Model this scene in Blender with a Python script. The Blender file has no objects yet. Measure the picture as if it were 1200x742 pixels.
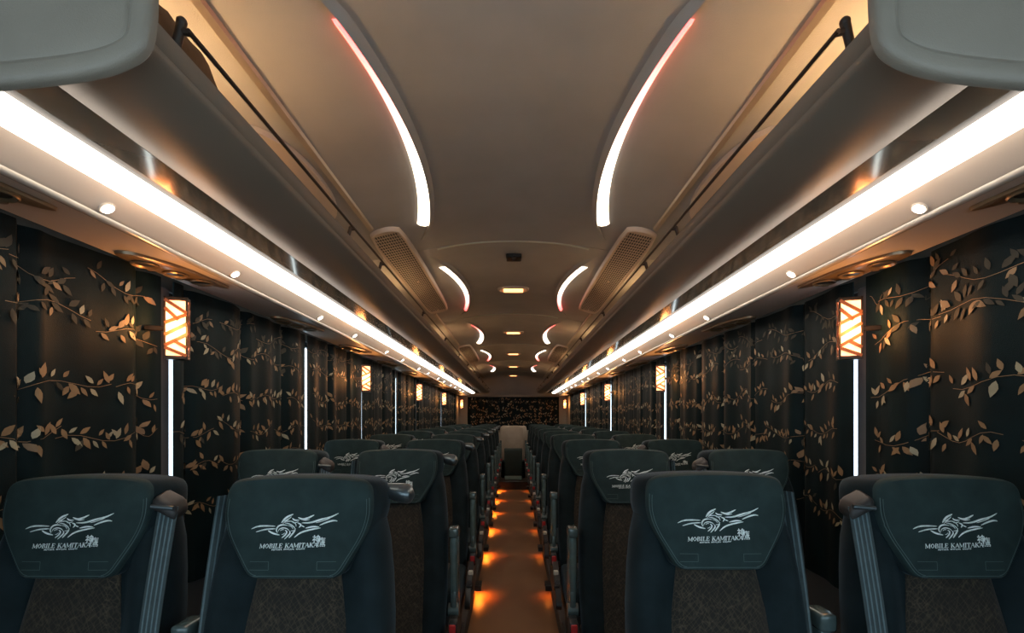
import bpy, bmesh, math, random
from mathutils import Vector, Matrix

# ------------------------------------------------------------------ camera, world, exposure
scene = bpy.context.scene
C = scene.collection
EYE = 1.30            # camera height above the aisle floor
FPX = 574.0           # focal length in pixels of a 1200 px wide frame

cam_d = bpy.data.cameras.new('camera')
cam = bpy.data.objects.new('camera', cam_d); C.objects.link(cam)
cam.location = (0, 0, EYE)
cam.rotation_euler = (math.radians(90), 0, 0)
cam_d.sensor_fit = 'HORIZONTAL'; cam_d.sensor_width = 36.0
cam_d.lens = FPX / 1200 * 36.0
cam_d.shift_x = -1.5 / 1200
cam_d.shift_y = 118.0 / 1200
cam_d.clip_start = 0.02
scene.camera = cam

world = bpy.data.worlds.new('world'); scene.world = world
world.use_nodes = True
bg = world.node_tree.nodes['Background']
bg.inputs[0].default_value = (0.84, 0.92, 1.0, 1); bg.inputs[1].default_value = 1.7

scene.view_settings.view_transform = 'Standard'
scene.view_settings.look = 'None'
scene.view_settings.gamma = 1.0
scene.view_settings.use_curve_mapping = False
scene.view_settings.exposure = 1.0

E_LED, E_ARC, E_SPOT, E_DOWN, E_WALL, E_RACK, E_FOOT = 4.6, 2.2, 9.0, 2.2, 1.7, 34.0, 90.0
LED_COL = (1.0, 0.87, 0.74)

# ------------------------------------------------------------------ materials
def nodes_of(m):
    m.use_nodes = True
    nt = m.node_tree
    return nt, nt.nodes['Principled BSDF']

MATS = {}
def mat(name, col, rough=0.5, metal=0.0, var=0.0, vscale=8.0, bump=0.0, bscale=300.0, sheen=0.0, sheen_col=None, coat=0.0, spec=0.5):
    m = bpy.data.materials.new(name); MATS[name] = m
    nt, b = nodes_of(m); L = nt.links
    b.inputs['Roughness'].default_value = rough
    b.inputs['Metallic'].default_value = metal
    b.inputs['Specular IOR Level'].default_value = spec
    if coat: b.inputs['Coat Weight'].default_value = coat; b.inputs['Coat Roughness'].default_value = 0.15
    if sheen:
        b.inputs['Sheen Weight'].default_value = sheen
        b.inputs['Sheen Roughness'].default_value = 0.35
        b.inputs['Sheen Tint'].default_value = (*(sheen_col or col), 1)
    tc = nt.nodes.new('ShaderNodeTexCoord')
    if var > 0:
        n = nt.nodes.new('ShaderNodeTexNoise'); n.inputs['Scale'].default_value = vscale; n.inputs['Detail'].default_value = 4
        L.new(tc.outputs['Object'], n.inputs['Vector'])
        r = nt.nodes.new('ShaderNodeValToRGB')
        r.color_ramp.elements[0].position = 0.3; r.color_ramp.elements[1].position = 0.7
        r.color_ramp.elements[0].color = (*[c * (1 - var) for c in col], 1)
        r.color_ramp.elements[1].color = (*[min(1, c * (1 + var)) for c in col], 1)
        L.new(n.outputs['Fac'], r.inputs['Fac']); L.new(r.outputs['Color'], b.inputs['Base Color'])
    else:
        b.inputs['Base Color'].default_value = (*col, 1)
    if bump > 0:
        n2 = nt.nodes.new('ShaderNodeTexNoise'); n2.inputs['Scale'].default_value = bscale; n2.inputs['Detail'].default_value = 2
        L.new(tc.outputs['Object'], n2.inputs['Vector'])
        bp = nt.nodes.new('ShaderNodeBump'); bp.inputs['Strength'].default_value = bump; bp.inputs['Distance'].default_value = 0.002
        L.new(n2.outputs['Fac'], bp.inputs['Height']); L.new(bp.outputs['Normal'], b.inputs['Normal'])
    return m

def emis(name, col, strength):
    m = bpy.data.materials.new(name); MATS[name] = m
    nt, b = nodes_of(m)
    b.inputs['Base Color'].default_value = (0.8, 0.8, 0.8, 1)
    b.inputs['Emission Color'].default_value = (*col, 1)
    b.inputs['Emission Strength'].default_value = strength
    return m

mat('ceiling_fabric', (0.405, 0.40, 0.385), 0.85, var=0.06, vscale=5, bump=0.25, bscale=420)
mat('joint_line', (0.55, 0.60, 0.52), 0.5, var=0.1)
mat('rack_plastic', (0.27, 0.215, 0.165), 0.45, var=0.06, vscale=3, bump=0.1, bscale=500)
mat('rack_inner', (0.62, 0.50, 0.36), 0.7, var=0.05, vscale=4)
mat('cap_plastic', (0.31, 0.27, 0.215), 0.45, var=0.06, vscale=6, bump=0.2, bscale=600)
mat('mirror_strip', (0.62, 0.52, 0.41), 0.10, 0.7, var=0.12, vscale=3)
mat('rail_metal', (0.48, 0.42, 0.34), 0.4, 0.6, var=0.05)
mat('panel_pale', (0.58, 0.50, 0.43), 0.4, var=0.05, vscale=3)
mat('bead_gloss', (0.62, 0.58, 0.52), 0.25, var=0.04, coat=0.4)
mat('dark_bronze', (0.035, 0.026, 0.018), 0.28, 0.6, var=0.15, vscale=20)
mat('lattice_wood', (0.16, 0.055, 0.018), 0.5, var=0.2, vscale=40)
mat('vent_bronze', (0.26, 0.175, 0.10), 0.3, 0.5, var=0.15, vscale=20)
mat('black_plastic', (0.012, 0.012, 0.013), 0.4, var=0.2, vscale=30)
mat('bracket_brown', (0.035, 0.025, 0.018), 0.5, var=0.2, vscale=30)
mat('brown_cloth', (0.13, 0.075, 0.035), 0.9, var=0.35, vscale=14, bump=0.5, bscale=60, sheen=0.3)
mat('velvet', (0.0105, 0.0185, 0.0215), 0.85, var=0.28, vscale=14, bump=0.25, bscale=700, sheen=0.25, sheen_col=(0.36, 0.50, 0.60), spec=0.15)
mat('cover_cloth', (0.019, 0.037, 0.037), 0.8, var=0.2, vscale=22, bump=0.3, bscale=900, sheen=0.05, sheen_col=(0.35, 0.5, 0.5), spec=0.25)
mat('stitch', (0.075, 0.12, 0.12), 0.8, var=0.1)
mat('thread', (0.74, 0.90, 0.85), 0.45, var=0.25, vscale=120, sheen=0.2)
mat('belt_web', (0.055, 0.078, 0.082), 0.45, var=0.15, vscale=60, bump=0.3, bscale=400)
mat('belt_stripe', (0.17, 0.24, 0.26), 0.4, var=0.1, vscale=60)
mat('guide_plastic', (0.022, 0.020, 0.019), 0.5, var=0.1, vscale=40)
mat('gunmetal', (0.14, 0.17, 0.18), 0.28, 0.75, var=0.1, vscale=30)
mat('arm_plastic', (0.085, 0.125, 0.125), 0.24, 0.25, var=0.15, vscale=30, coat=0.5)
mat('arm_pad', (0.12, 0.18, 0.18), 0.25, 0.35, var=0.12, vscale=30, coat=0.3)
mat('dark_plastic', (0.022, 0.026, 0.028), 0.38, var=0.2, vscale=30)
mat('red_plastic', (0.42, 0.02, 0.02), 0.35, var=0.1, vscale=30)
mat('white_plastic', (0.6, 0.6, 0.52), 0.4, var=0.1, vscale=30)
mat('curtain_cloth', (0.0022, 0.0092, 0.0110), 0.6, var=0.35, vscale=6, bump=0.3, bscale=500, spec=0.14)
mat('leaf_bronze', (0.22, 0.135, 0.065), 0.55, var=0.25, vscale=20, sheen=0.1)
mat('leaf_pale', (0.30, 0.27, 0.18), 0.5, var=0.2, vscale=20, sheen=0.1)
mat('leaf_dim', (0.035, 0.030, 0.018), 0.7, var=0.3, vscale=20)
mat('wall_trim', (0.10, 0.105, 0.105), 0.6, var=0.1, vscale=5)
mat('pillar_grey', (0.16, 0.16, 0.165), 0.5, var=0.1, vscale=8)
mat('rear_beige', (0.42, 0.36, 0.28), 0.6, var=0.06, vscale=4)
mat('plinth', (0.05, 0.045, 0.04), 0.7, var=0.2, vscale=12)
mat('cover_beige', (0.40, 0.35, 0.28), 0.9, var=0.08, vscale=10, bump=0.4, bscale=90)
mat('cab_green', (0.018, 0.040, 0.032), 0.5, var=0.2, vscale=9)
mat('cab_pale', (0.34, 0.50, 0.42), 0.3, 0.3, var=0.1, vscale=9)
mat('step_trim', (0.55, 0.36, 0.16), 0.35, 0.5, var=0.1, vscale=15)
mat('window_black', (0.02, 0.02, 0.02), 0.4, var=0.1, vscale=15)

emis('led', LED_COL, E_LED)
emis('spot', (1.0, 0.86, 0.72), E_SPOT)
emis('downlight', (1.0, 0.34, 0.12), E_DOWN)
emis('wall_glow', (1.0, 0.23, 0.075), E_WALL)
emis('rack_glow', (1.0, 0.60, 0.28), E_RACK)
emis('foot_glow', (1.0, 0.22, 0.02), E_FOOT)
emis('foot_glow_soft', (1.0, 0.22, 0.02), E_FOOT * 0.09)
emis('rack_glow_front', (1.0, 0.60, 0.28), E_RACK * 2.1)

# arc lamps: colour of the diffuser runs from white to pink along its length
m = bpy.data.materials.new('arc_glow'); MATS['arc_glow'] = m
nt, b = nodes_of(m)
va = nt.nodes.new('ShaderNodeVertexColor'); va.layer_name = 'tint'
nt.links.new(va.outputs['Color'], b.inputs['Emission Color']); b.inputs['Emission Strength'].default_value = E_ARC

# floor: brown speckled vinyl
m = mat('floor_vinyl', (0.135, 0.078, 0.045), 0.42, spec=0.4)
nt, b = nodes_of(m); L = nt.links
tc = nt.nodes.new('ShaderNodeTexCoord')
n1 = nt.nodes.new('ShaderNodeTexNoise'); n1.inputs['Scale'].default_value = 4; n1.inputs['Detail'].default_value = 6
n2 = nt.nodes.new('ShaderNodeTexVoronoi'); n2.inputs['Scale'].default_value = 130
r1 = nt.nodes.new('ShaderNodeValToRGB')
r1.color_ramp.elements[0].color = (0.20, 0.105, 0.050, 1); r1.color_ramp.elements[1].color = (0.31, 0.165, 0.080, 1)
r2 = nt.nodes.new('ShaderNodeValToRGB')
r2.color_ramp.elements[0].position = 0.05; r2.color_ramp.elements[0].color = (1.9, 1.7, 1.5, 1)
r2.color_ramp.elements[1].position = 0.16; r2.color_ramp.elements[1].color = (1, 1, 1, 1)
mx = nt.nodes.new('ShaderNodeMixRGB'); mx.blend_type = 'MULTIPLY'; mx.inputs[0].default_value = 1
L.new(tc.outputs['Object'], n1.inputs['Vector']); L.new(tc.outputs['Object'], n2.inputs['Vector'])
L.new(n1.outputs['Fac'], r1.inputs['Fac']); L.new(n2.outputs['Distance'], r2.inputs['Fac'])
L.new(r1.outputs['Color'], mx.inputs[1]); L.new(r2.outputs['Color'], mx.inputs[2]); L.new(mx.outputs['Color'], b.inputs['Base Color'])

# seat insert: brown fabric with fine scratch-like lines
m = mat('insert_fabric', (0.04, 0.03, 0.018), 0.9)
nt, b = nodes_of(m); L = nt.links
tc = nt.nodes.new('ShaderNodeTexCoord')
def scratch(rot, sc, seed):
    mp = nt.nodes.new('ShaderNodeMapping'); mp.vector_type = 'TEXTURE'; mp.inputs['Rotation'].default_value = (0, rot, 0); mp.inputs['Scale'].default_value = (1 / sc, 1 / sc, 7 / sc); mp.inputs['Location'].default_value = (seed, seed, 0)
    v = nt.nodes.new('ShaderNodeTexVoronoi'); v.feature = 'DISTANCE_TO_EDGE'; v.inputs['Scale'].default_value = 1
    r = nt.nodes.new('ShaderNodeValToRGB'); r.color_ramp.elements[0].position = 0.0; r.color_ramp.elements[0].color = (1, 1, 1, 1)
    r.color_ramp.elements[1].position = 0.09; r.color_ramp.elements[1].color = (0, 0, 0, 1)
    L.new(tc.outputs['Object'], mp.inputs['Vector']); L.new(mp.outputs['Vector'], v.inputs['Vector']); L.new(v.outputs['Distance'], r.inputs['Fac'])
    return r
s1, s2 = scratch(0.75, 120, 1.3), scratch(-0.6, 105, 4.1)
ad = nt.nodes.new('ShaderNodeMixRGB'); ad.blend_type = 'ADD'; ad.inputs[0].default_value = 1
L.new(s1.outputs['Color'], ad.inputs[1]); L.new(s2.outputs['Color'], ad.inputs[2])
nz = nt.nodes.new('ShaderNodeTexNoise'); nz.inputs['Scale'].default_value = 26; L.new(tc.outputs['Object'], nz.inputs['Vector'])
mu = nt.nodes.new('ShaderNodeMixRGB'); mu.blend_type = 'MULTIPLY'; mu.inputs[0].default_value = 1
L.new(ad.outputs['Color'], mu.inputs[1]); L.new(nz.outputs['Fac'], mu.inputs[2])
mix = nt.nodes.new('ShaderNodeMixRGB'); mix.inputs[1].default_value = (0.0125, 0.0105, 0.0075, 1); mix.inputs[2].default_value = (0.070, 0.052, 0.030, 1)
L.new(mu.outputs['Color'], mix.inputs[0]); L.new(mix.outputs['Color'], b.inputs['Base Color'])
b.inputs['Sheen Weight'].default_value = 0.1

# window glass
m = bpy.data.materials.new('window_glass'); MATS['window_glass'] = m
m.use_nodes = True; nt = m.node_tree; nt.nodes.clear()
out = nt.nodes.new('ShaderNodeOutputMaterial'); tr = nt.nodes.new('ShaderNodeBsdfTransparent'); gl = nt.nodes.new('ShaderNodeBsdfGlossy'); mxs = nt.nodes.new('ShaderNodeMixShader')
tr.inputs[0].default_value = (0.85, 0.92, 0.95, 1); gl.inputs['Roughness'].default_value = 0.02; mxs.inputs[0].default_value = 0.06
nt.links.new(tr.outputs[0], mxs.inputs[1]); nt.links.new(gl.outputs[0], mxs.inputs[2]); nt.links.new(mxs.outputs[0], out.inputs[0])

# ------------------------------------------------------------------ helpers
def mesh_obj(name, bm, m, parent=None, smooth=True, link=True):
    me = bpy.data.meshes.new(name)
    bmesh.ops.recalc_face_normals(bm, faces=bm.faces[:])
    bm.to_mesh(me); bm.free()
    for x in (m if isinstance(m, (list, tuple)) else [m]): me.materials.append(MATS[x])
    if smooth:
        for p in me.polygons: p.use_smooth = True
        try: me.set_sharp_from_angle(angle=math.radians(38))
        except Exception: pass
    o = bpy.data.objects.new(name, me)
    if link: C.objects.link(o)
    if parent: o.parent = parent
    return o

def tag(o, label=None, cat=None, group=None, kind=None):
    if label: o['label'] = label
    if cat: o['category'] = cat
    if group: o['group'] = group
    if kind: o['kind'] = kind
    return o

def empty(name, loc=(0, 0, 0)):
    o = bpy.data.objects.new(name, None); C.objects.link(o); o.location = loc; o.empty_display_size = 0.1
    return o

def box(bm, x0, x1, y0, y1, z0, z1, bev=0.0, seg=2, mi=0):
    r = bmesh.ops.create_cube(bm, size=1)
    vs = r['verts']
    for v in vs:
        v.co = Vector(((x0 + x1) / 2 + v.co.x * (x1 - x0), (y0 + y1) / 2 + v.co.y * (y1 - y0), (z0 + z1) / 2 + v.co.z * (z1 - z0)))
    fs = set(f for v in vs for f in v.link_faces)
    for f in fs: f.material_index = mi
    if bev > 0:
        es = list(set(e for v in vs for e in v.link_edges))
        bmesh.ops.bevel(bm, geom=es, offset=bev, segments=seg, profile=0.5, affect='EDGES')
    return vs

def cyl(bm, p0, p1, r0, r1=None, n=12, cap=True):
    p0, p1 = Vector(p0), Vector(p1); r1 = r0 if r1 is None else r1
    d = (p1 - p0).normalized()
    a = d.orthogonal().normalized(); b_ = d.cross(a)
    A = [bm.verts.new(p0 + (a * math.cos(2 * math.pi * i / n) + b_ * math.sin(2 * math.pi * i / n)) * r0) for i in range(n)]
    B = [bm.verts.new(p1 + (a * math.cos(2 * math.pi * i / n) + b_ * math.sin(2 * math.pi * i / n)) * r1) for i in range(n)]
    for i in range(n): bm.faces.new((A[i], A[(i + 1) % n], B[(i + 1) % n], B[i]))
    if cap: bm.faces.new(A); bm.faces.new(B)

def loft(bm, rings, closed=True, cap=True):
    R = [[bm.verts.new(p) for p in ring] for ring in rings]
    n = len(rings[0])
    for a, b_ in zip(R, R[1:]):
        for i in range(n if closed else n - 1):
            bm.faces.new((a[i], a[(i + 1) % n], b_[(i + 1) % n], b_[i]))
    if cap and closed: bm.faces.new(R[0]); bm.faces.new(R[-1])
    return R

def chaikin(pts, it=2, closed=True):
    for _ in range(it):
        out = []
        n = len(pts)
        rng = range(n) if closed else range(n - 1)
        if not closed: out.append(pts[0])
        for i in rng:
            p, q = Vector(pts[i]), Vector(pts[(i + 1) % n])
            out.append(tuple(p * 0.75 + q * 0.25)); out.append(tuple(p * 0.25 + q * 0.75))
        if not closed: out.append(pts[-1])
        pts = out
    return pts

def extrude_profile(bm, prof, y0, y1, sx=1, closed=False, cap=False, ny=1):
    rings = []
    for k in range(ny + 1):
        y = y0 + (y1 - y0) * k / ny
        rings.append([(sx * x, y, EYE + h) for x, h in prof])
    loft(bm, rings, closed=closed, cap=cap)

ORD = ['first', 'second', 'third', 'fourth', 'fifth', 'sixth', 'seventh', 'eighth', 'ninth', 'tenth', 'eleventh', 'twelfth', 'thirteenth', 'fourteenth', 'fifteenth', 'sixteenth', 'seventeenth', 'eighteenth', 'nineteenth', 'twentieth']
SIDE = {-1: 'by seats with grab handles', 1: 'by seats without grab handles'}
SN = {-1: 'left', 1: 'right'}
REAR = 11.30
FRONT = -1.60
WX = 1.26
def zc(x): return 0.92 - 0.20 * x * x
LAMP_Y = [1.62, 3.70, 5.78, 7.86]

# ------------------------------------------------------------------ setting
bm = bmesh.new(); box(bm, -WX - 0.1, WX + 0.1, FRONT - 0.1, REAR + 0.1, -0.08, 0.0)
tag(mesh_obj('floor', bm, 'floor_vinyl', smooth=False), 'brown speckled vinyl floor of the bus aisle', 'floor', kind='structure')

# raised step at the rear of the aisle
st = empty('trim_1', (0, 8.7, 0)); tag(st, 'low brown step across the rear end of the aisle', 'step', kind='structure')
bm = bmesh.new(); box(bm, -0.268, 0.268, 0, REAR - 8.7, 0, 0.15)
mesh_obj('step_body', bm, 'plinth', st, smooth=False)
bm = bmesh.new(); box(bm, -0.268, 0.268, -0.012, 0.03, 0.142, 0.156, 0.003, 1)
mesh_obj('step_nosing', bm, 'dark_plastic', st)
bm = bmesh.new(); box(bm, -0.268, 0.268, -0.03, 0.0, 0.0, 0.012, 0.003, 1)
mesh_obj('threshold_strip', bm, 'step_trim', st)

# plinths that carry the seats
for s in (-1, 1):
    bm = bmesh.new()
    box(bm, *sorted((s * 0.275, s * WX)), FRONT + 0.9, REAR, 0.0, 0.10, 0.006, 1)
    tag(mesh_obj('trim_%d' % (2 if s < 0 else 3), bm, 'plinth'), 'low dark plinth under the seats ' + SIDE[s], 'plinth', kind='structure')

# ceiling: panels with joint strips
ceil = empty('ceiling', (0, 0, EYE)); tag(ceil, 'greige padded bus ceiling of arched panels with pale joints', 'ceiling', kind='structure')
JOINT = [2.56 + 1.79 * k for k in range(5)]
ys = [FRONT - 0.1] + JOINT + [REAR + 0.15]
HALF = [0, .12, .24, .36, .48, .58, .66, .76, .88, 1.0, 1.1, 1.2]
def prof_c(x):
    a = abs(x)
    if a < 0.70: return zc(a)
    t = (a - 0.70) / 0.5
    return zc(0.70) - 0.10 * t * t - 0.056 * t * 0.6
def rear_drop(y):      # the ceiling curves down to the rear header
    if y < 10.45: return 0.0
    t = min(1, (y - 10.45) / (REAR - 10.45))
    return t * t
for k in range(len(ys) - 1):
    y0, y1 = ys[k] + (0.004 if k else 0), ys[k + 1] - 0.004
    n = 10 if k == len(ys) - 2 else 2
    xs = [-v for v in HALF[:0:-1]] + HALF
    rings = []
    for i in range(n + 1):
        y = y0 + (y1 - y0) * i / n
        d = rear_drop(y)
        rings.append([(x, y, prof_c(x) * (1 - d) + (0.475 + 0.03 * max(0, 1 - abs(x) / 0.6)) * d) for x in xs])
    for i in range(n, -1, -1):
        pass
    bm = bmesh.new()
    lo = loft(bm, rings, closed=False)
    up = loft(bm, [[(x, y, z + 0.03) for x, y, z in r] for r in rings], closed=False)
    for A, B in ((lo[0], up[0]), (lo[-1], up[-1])):
        for i in range(len(A) - 1): bm.faces.new((A[i], A[i + 1], B[i + 1], B[i]))
    mesh_obj('ceiling_panel', bm, 'ceiling_fabric', ceil)
for y in JOINT:
    bm = bmesh.new()
    xs = [-0.40 + 0.05 * i for i in range(17)]
    loft(bm, [[(x, y + d + 0.10 * (x / 0.4) ** 4 * 0.3, zc(x) + dz) for x in xs] for d, dz in ((-0.010, -0.0005), (-0.006, -0.004), (0.006, -0.004), (0.010, -0.0005))], closed=False)
    mesh_obj('joint_strip', bm, 'joint_line', ceil)
# backing above the joints (outer roof skin)
bm = bmesh.new(); box(bm, -1.32, 1.32, FRONT - 0.1, REAR + 0.2, 1.0, 1.05)
mesh_obj('roof_skin', bm, 'wall_trim', ceil, smooth=False)

# side walls with window openings
wn = 0
for s in (-1, 1):
    w = empty('wall_' + SN[s], (0, 0, 0)); tag(w, 'dark side wall of the bus ' + SIDE[s], 'wall', kind='structure')
    a, b_ = sorted((s * WX, s * (WX + 0.08)))
    bm = bmesh.new(); box(bm, a, b_, FRONT - 0.1, REAR + 0.1, 0.0, 0.72); mesh_obj('lower_panel', bm, 'wall_trim', w, smooth=False)
    bm = bmesh.new(); box(bm, a, b_, FRONT - 0.1, REAR + 0.1, 1.76, 2.36); mesh_obj('header_panel', bm, 'wall_trim', w, smooth=False)
    pil = [FRONT] + [-.46] + [1.70, 3.86, 6.02, 8.14] + [10.05]
    edges = []
    for y in pil:
        bm = bmesh.new(); box(bm, *sorted((s * (WX - 0.03), s * (WX + 0.08))), y - 0.005, y + 0.055, 0.72, 1.76, 0.006, 1)
        mesh_obj('pillar', bm, 'pillar_grey', w); edges.append((y - 0.005, y + 0.055))
    bm = bmesh.new(); box(bm, *sorted((s * (WX - 0.03), s * (WX + 0.08))), 10.3, REAR + 0.1, 0.72, 1.76); mesh_obj('rear_panel', bm, 'rear_beige', w, smooth=False)
    edges.append((10.3, 10.3))
    for (p, q), (r_, t_) in zip(edges, edges[1:]):
        wn += 1
        g = empty('window_%d' % wn, (s * (WX + 0.03), (q + r_) / 2, 0.72)); tag(g, 'side window behind the leaf print curtains ' + SIDE[s], 'window', 'side windows behind curtains', 'structure')
        hy = (r_ - q) / 2
        bm = bmesh.new(); box(bm, -0.004, 0.004, -hy + 0.02, hy - 0.02, 0.03, 1.01); mesh_obj('pane', bm, 'window_glass', g, smooth=False)
        bm = bmesh.new()
        for (ya, yb, za, zb) in ((-hy, hy, 0, 0.03), (-hy, hy, 1.01, 1.04), (-hy, -hy + 0.02, 0.03, 1.01), (hy - 0.02, hy, 0.03, 1.01)):
            box(bm, -0.012, 0.012, ya, yb, za, zb)
        mesh_obj('window_frame', bm, 'window_black', g, smooth=False)

# rear wall, front wall with the windscreen behind the camera
bm = bmesh.new(); box(bm, -WX - 0.08, WX + 0.08, REAR + 0.02, REAR + 0.1, 0.0, 2.30)
tag(mesh_obj('wall_back', bm, 'rear_beige', smooth=False), 'rear bulkhead of the bus behind the rear curtain', 'wall', kind='structure')
fw = empty('wall_front', (0, FRONT, 0)); tag(fw, 'front bulkhead around the windscreen of the bus', 'wall', kind='structure')
for x0, x1, z0, z1 in ((-WX - 0.08, WX + 0.08, 0, 0.75), (-WX - 0.08, WX + 0.08, 1.75, 2.36), (-WX - 0.08, -1.05, 0.75, 1.75), (1.05, WX + 0.08, 0.75, 1.75)):
    bm = bmesh.new(); box(bm, x0, x1, -0.1, 0, z0, z1); mesh_obj('front_panel', bm, 'wall_trim', fw, smooth=False)
wn += 1
g = empty('window_%d' % wn, (0, FRONT - 0.05, 0.75)); tag(g, 'wide windscreen at the front of the bus', 'window', kind='structure')
bm = bmesh.new(); box(bm, -1.05, 1.05, -0.004, 0.004, 0, 1.0); mesh_obj('pane', bm, 'window_glass', g, smooth=False)

# ------------------------------------------------------------------ luggage racks
RY0, RY1 = 0.70, 10.75
BELLY = chaikin([(.528, .550), (.532, .536), (.60, .514), (.66, .510), (.72, .524)], 2, closed=False)
for s in (-1, 1):
    r = empty('luggage_rack', (0, RY0, EYE))
    tag(r, 'long overhead luggage rack %s' % ('with the brown cloth bag inside' if s < 0 else 'without any bag, black rod along its lip'), 'luggage rack', 'overhead luggage racks')
    def P(name, prof, m, y0=RY0, y1=RY1, closed=True, parent=r):
        bm = bmesh.new()
        loft(bm, [[(s * x, y - RY0, h) for x, h in prof] for y in (y0, y1)], closed=closed, cap=closed)
        return mesh_obj(name, bm, m, parent)
    P('belly', BELLY + [(.72, .548), (.56, .556)], 'rack_plastic', RY0 + .01)
    P('lip', chaikin([(.516, .574), (.526, .551), (.540, .551), (.546, .562), (.540, .576), (.524, .580)], 1), 'rack_plastic', RY0 + .01)
    P('rack_tray', [(.545, .556), (1.10, .548), (1.15, .62), (1.165, .76), (1.175, .76), (1.16, .60), (1.11, .535), (.545, .548)], 'rack_inner')
    P('mirror_strip', [(.722, .5245), (.790, .5185), (.790, .535), (.722, .540)], 'mirror_strip')
    P('dark_gap', [(.790, .5205), (.812, .5185), (.812, .535), (.790, .535)], 'dark_plastic')
    # led strip in a shallow channel
    led = P('led_strip', [(.814, .5125), (.822, .502), (.842, .4945), (.864, .4925), (.876, .498), (.876, .51), (.814, .524)], 'led', RY0 + .01, 10.28)
    tag(led, 'glowing white strip light')
    P('led_end_cap', [(.812, .513), (.886, .496), (.886, .515), (.812, .527)], 'panel_pale', 10.28, 10.6)
    # service shelf with rounded bead
    P('service_shelf', chaikin([(.878, .524), (.905, .519), (.945, .502), (.974, .4815), (.978, .4805), (.978, .52), (.878, .535)], 1), 'panel_pale')
    P('shelf_bead', chaikin([(.974, .4815), (.977, .4735), (.988, .4705), (1.000, .4725), (1.002, .482), (.985, .490)], 2), 'bead_gloss')
    P('vent_shelf', [(.998, .4750), (1.166, .4745), (1.172, .480), (1.172, .50), (.998, .50)], 'panel_pale')
    # rod with brackets
    bm = bmesh.new(); cyl(bm, (s * .505, .06, .600), (s * .505, RY1 - RY0 - 0.05, .600), .0040, n=8)
    mesh_obj('guard_rod', bm, 'bracket_brown', r)
    for i, y in enumerate([.765, 1.56, 1.92, 2.82, 3.75, 4.7, 5.6, 6.5, 7.4, 8.3, 9.2, 10.1]):
        bm = bmesh.new()
        w = .0075 if i == 0 else .006
        zt = .617 if i == 0 else .603
        cyl(bm, (s * .518, y - RY0, zt), (s * .531, y - RY0, .560), w, w * .9, n=10)
        cyl(bm, (s * .505, y - RY0 + .002, .600), (s * .521, y - RY0, .604 if i == 0 else .600), .005, .006, n=8)
        bmesh.ops.create_uvsphere(bm, u_segments=10, v_segments=6, radius=w * 1.1, matrix=Matrix.Translation((s * .518, y - RY0, zt)))
        mesh_obj('rod_bracket', bm, 'bracket_brown', r)
    # ceiling rail above the opening and oblong hatches in the roof of the rack
    for ya, yb in ((RY0, 2.18), (3.96, 5.76), (7.54, 10.4)):
        P('ceiling_rail', [(.622, zc(.622) - .001), (.625, zc(.625) - .010), (.640, zc(.64) - .012), (.646, zc(.646) - .001)], 'rail_metal', ya, yb)
    bm = bmesh.new()
    ring = chaikin([(.665, 1.35), (.665, 2.02), (.92, 2.02), (.92, 1.35)], 3)
    loft(bm, [[(s * x, y - RY0, prof_c(x) + .001) for x, y in ring], [(s * x, y - RY0, prof_c(x) - .016) for x, y in ring]], cap=True)
    mesh_obj('roof_hatch', bm, 'panel_pale', r)
    # end cap that closes the rack towards the front
    outl = chaikin([(.511, .855), (.511, .70), (.510, .560), (.523, .514), (.585, .486), (.70, .472), (.90, .457), (1.08, .445), (1.19, .50), (1.19, .66), (.85, .785)], 3)
    def inset(pts, d):
        n_ = len(pts); res = []
        for i in range(n_):
            a_, b2 = Vector(pts[i - 2]), Vector(pts[(i + 2) % n_]); t_ = (b2 - a_).normalized()
            res.append((pts[i][0] - t_.y * d, pts[i][1] + t_.x * d))
        return res
    bm = bmesh.new()
    loft(bm, [[(s * x, y, z) for x, z in inset(outl, d)] for d, y in ((.0, .006), (.0, -.004), (.003, -.009), (.009, -.012), (.022, -.0135), (.028, -.011), (.031, -.006), (.035, -.005), (.040, -.0075))])
    mesh_obj('end_cap', bm, 'cap_plastic', r)
    bm = bmesh.new()
    ol2 = inset(outl, .012)
    loft(bm, [[(s * x, y, z) for x, z in ol2] for y in (.004, .018)])
    mesh_obj('cap_liner', bm, 'panel_pale', r)

    # lamps inside the rack
    for i, y in enumerate((1.02, 2.95, 4.75, 6.55, 8.35)):
        t = empty('rack_lamp', (s * .86, y, EYE + .553))
        tag(t, '%s warm bar lamp from the front inside the luggage rack %s' % (ORD[i], 'with the bag' if s < 0 else 'without bag'), 'lamp', 'lamps inside the racks')
        bm = bmesh.new(); box(bm, -.02, .02, -.10, .10, 0, .012, .003, 1); mesh_obj('lamp_base', bm, 'white_plastic', t)
        bm = bmesh.new(); box(bm, -.014, .014, -.095, .095, .012, .026, .005, 2); mesh_obj('diffuser', bm, 'rack_glow' if i else 'rack_glow_front', t)

# brown bag in the rack
random.seed(4)
bm = bmesh.new()
rings = []
for k in range(13):
    t = k / 12
    y = .745 + .25 * t
    hh = (.10 + .05 * math.sin(t * 3.1)) * (1 - .55 * t ** 3) * (0.35 if k in (0, 12) else 1)
    ww = .070 * (0.5 if k in (0, 12) else 1)
    ring = []
    for i in range(20):
        a = 2 * math.pi * i / 20
        f = 1 + .06 * math.sin(5 * a + k) + .03 * random.random()
        ring.append((-(.628 + ww * math.cos(a) * f), y, EYE + .556 + max(0, hh * .5 * (1 + math.sin(a) * f))))
    rings.append(ring)
loft(bm, rings)
tag(mesh_obj('cloth_bag', bm, 'brown_cloth'), 'crumpled brown cloth bag lying in the luggage rack', 'bag')

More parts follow.
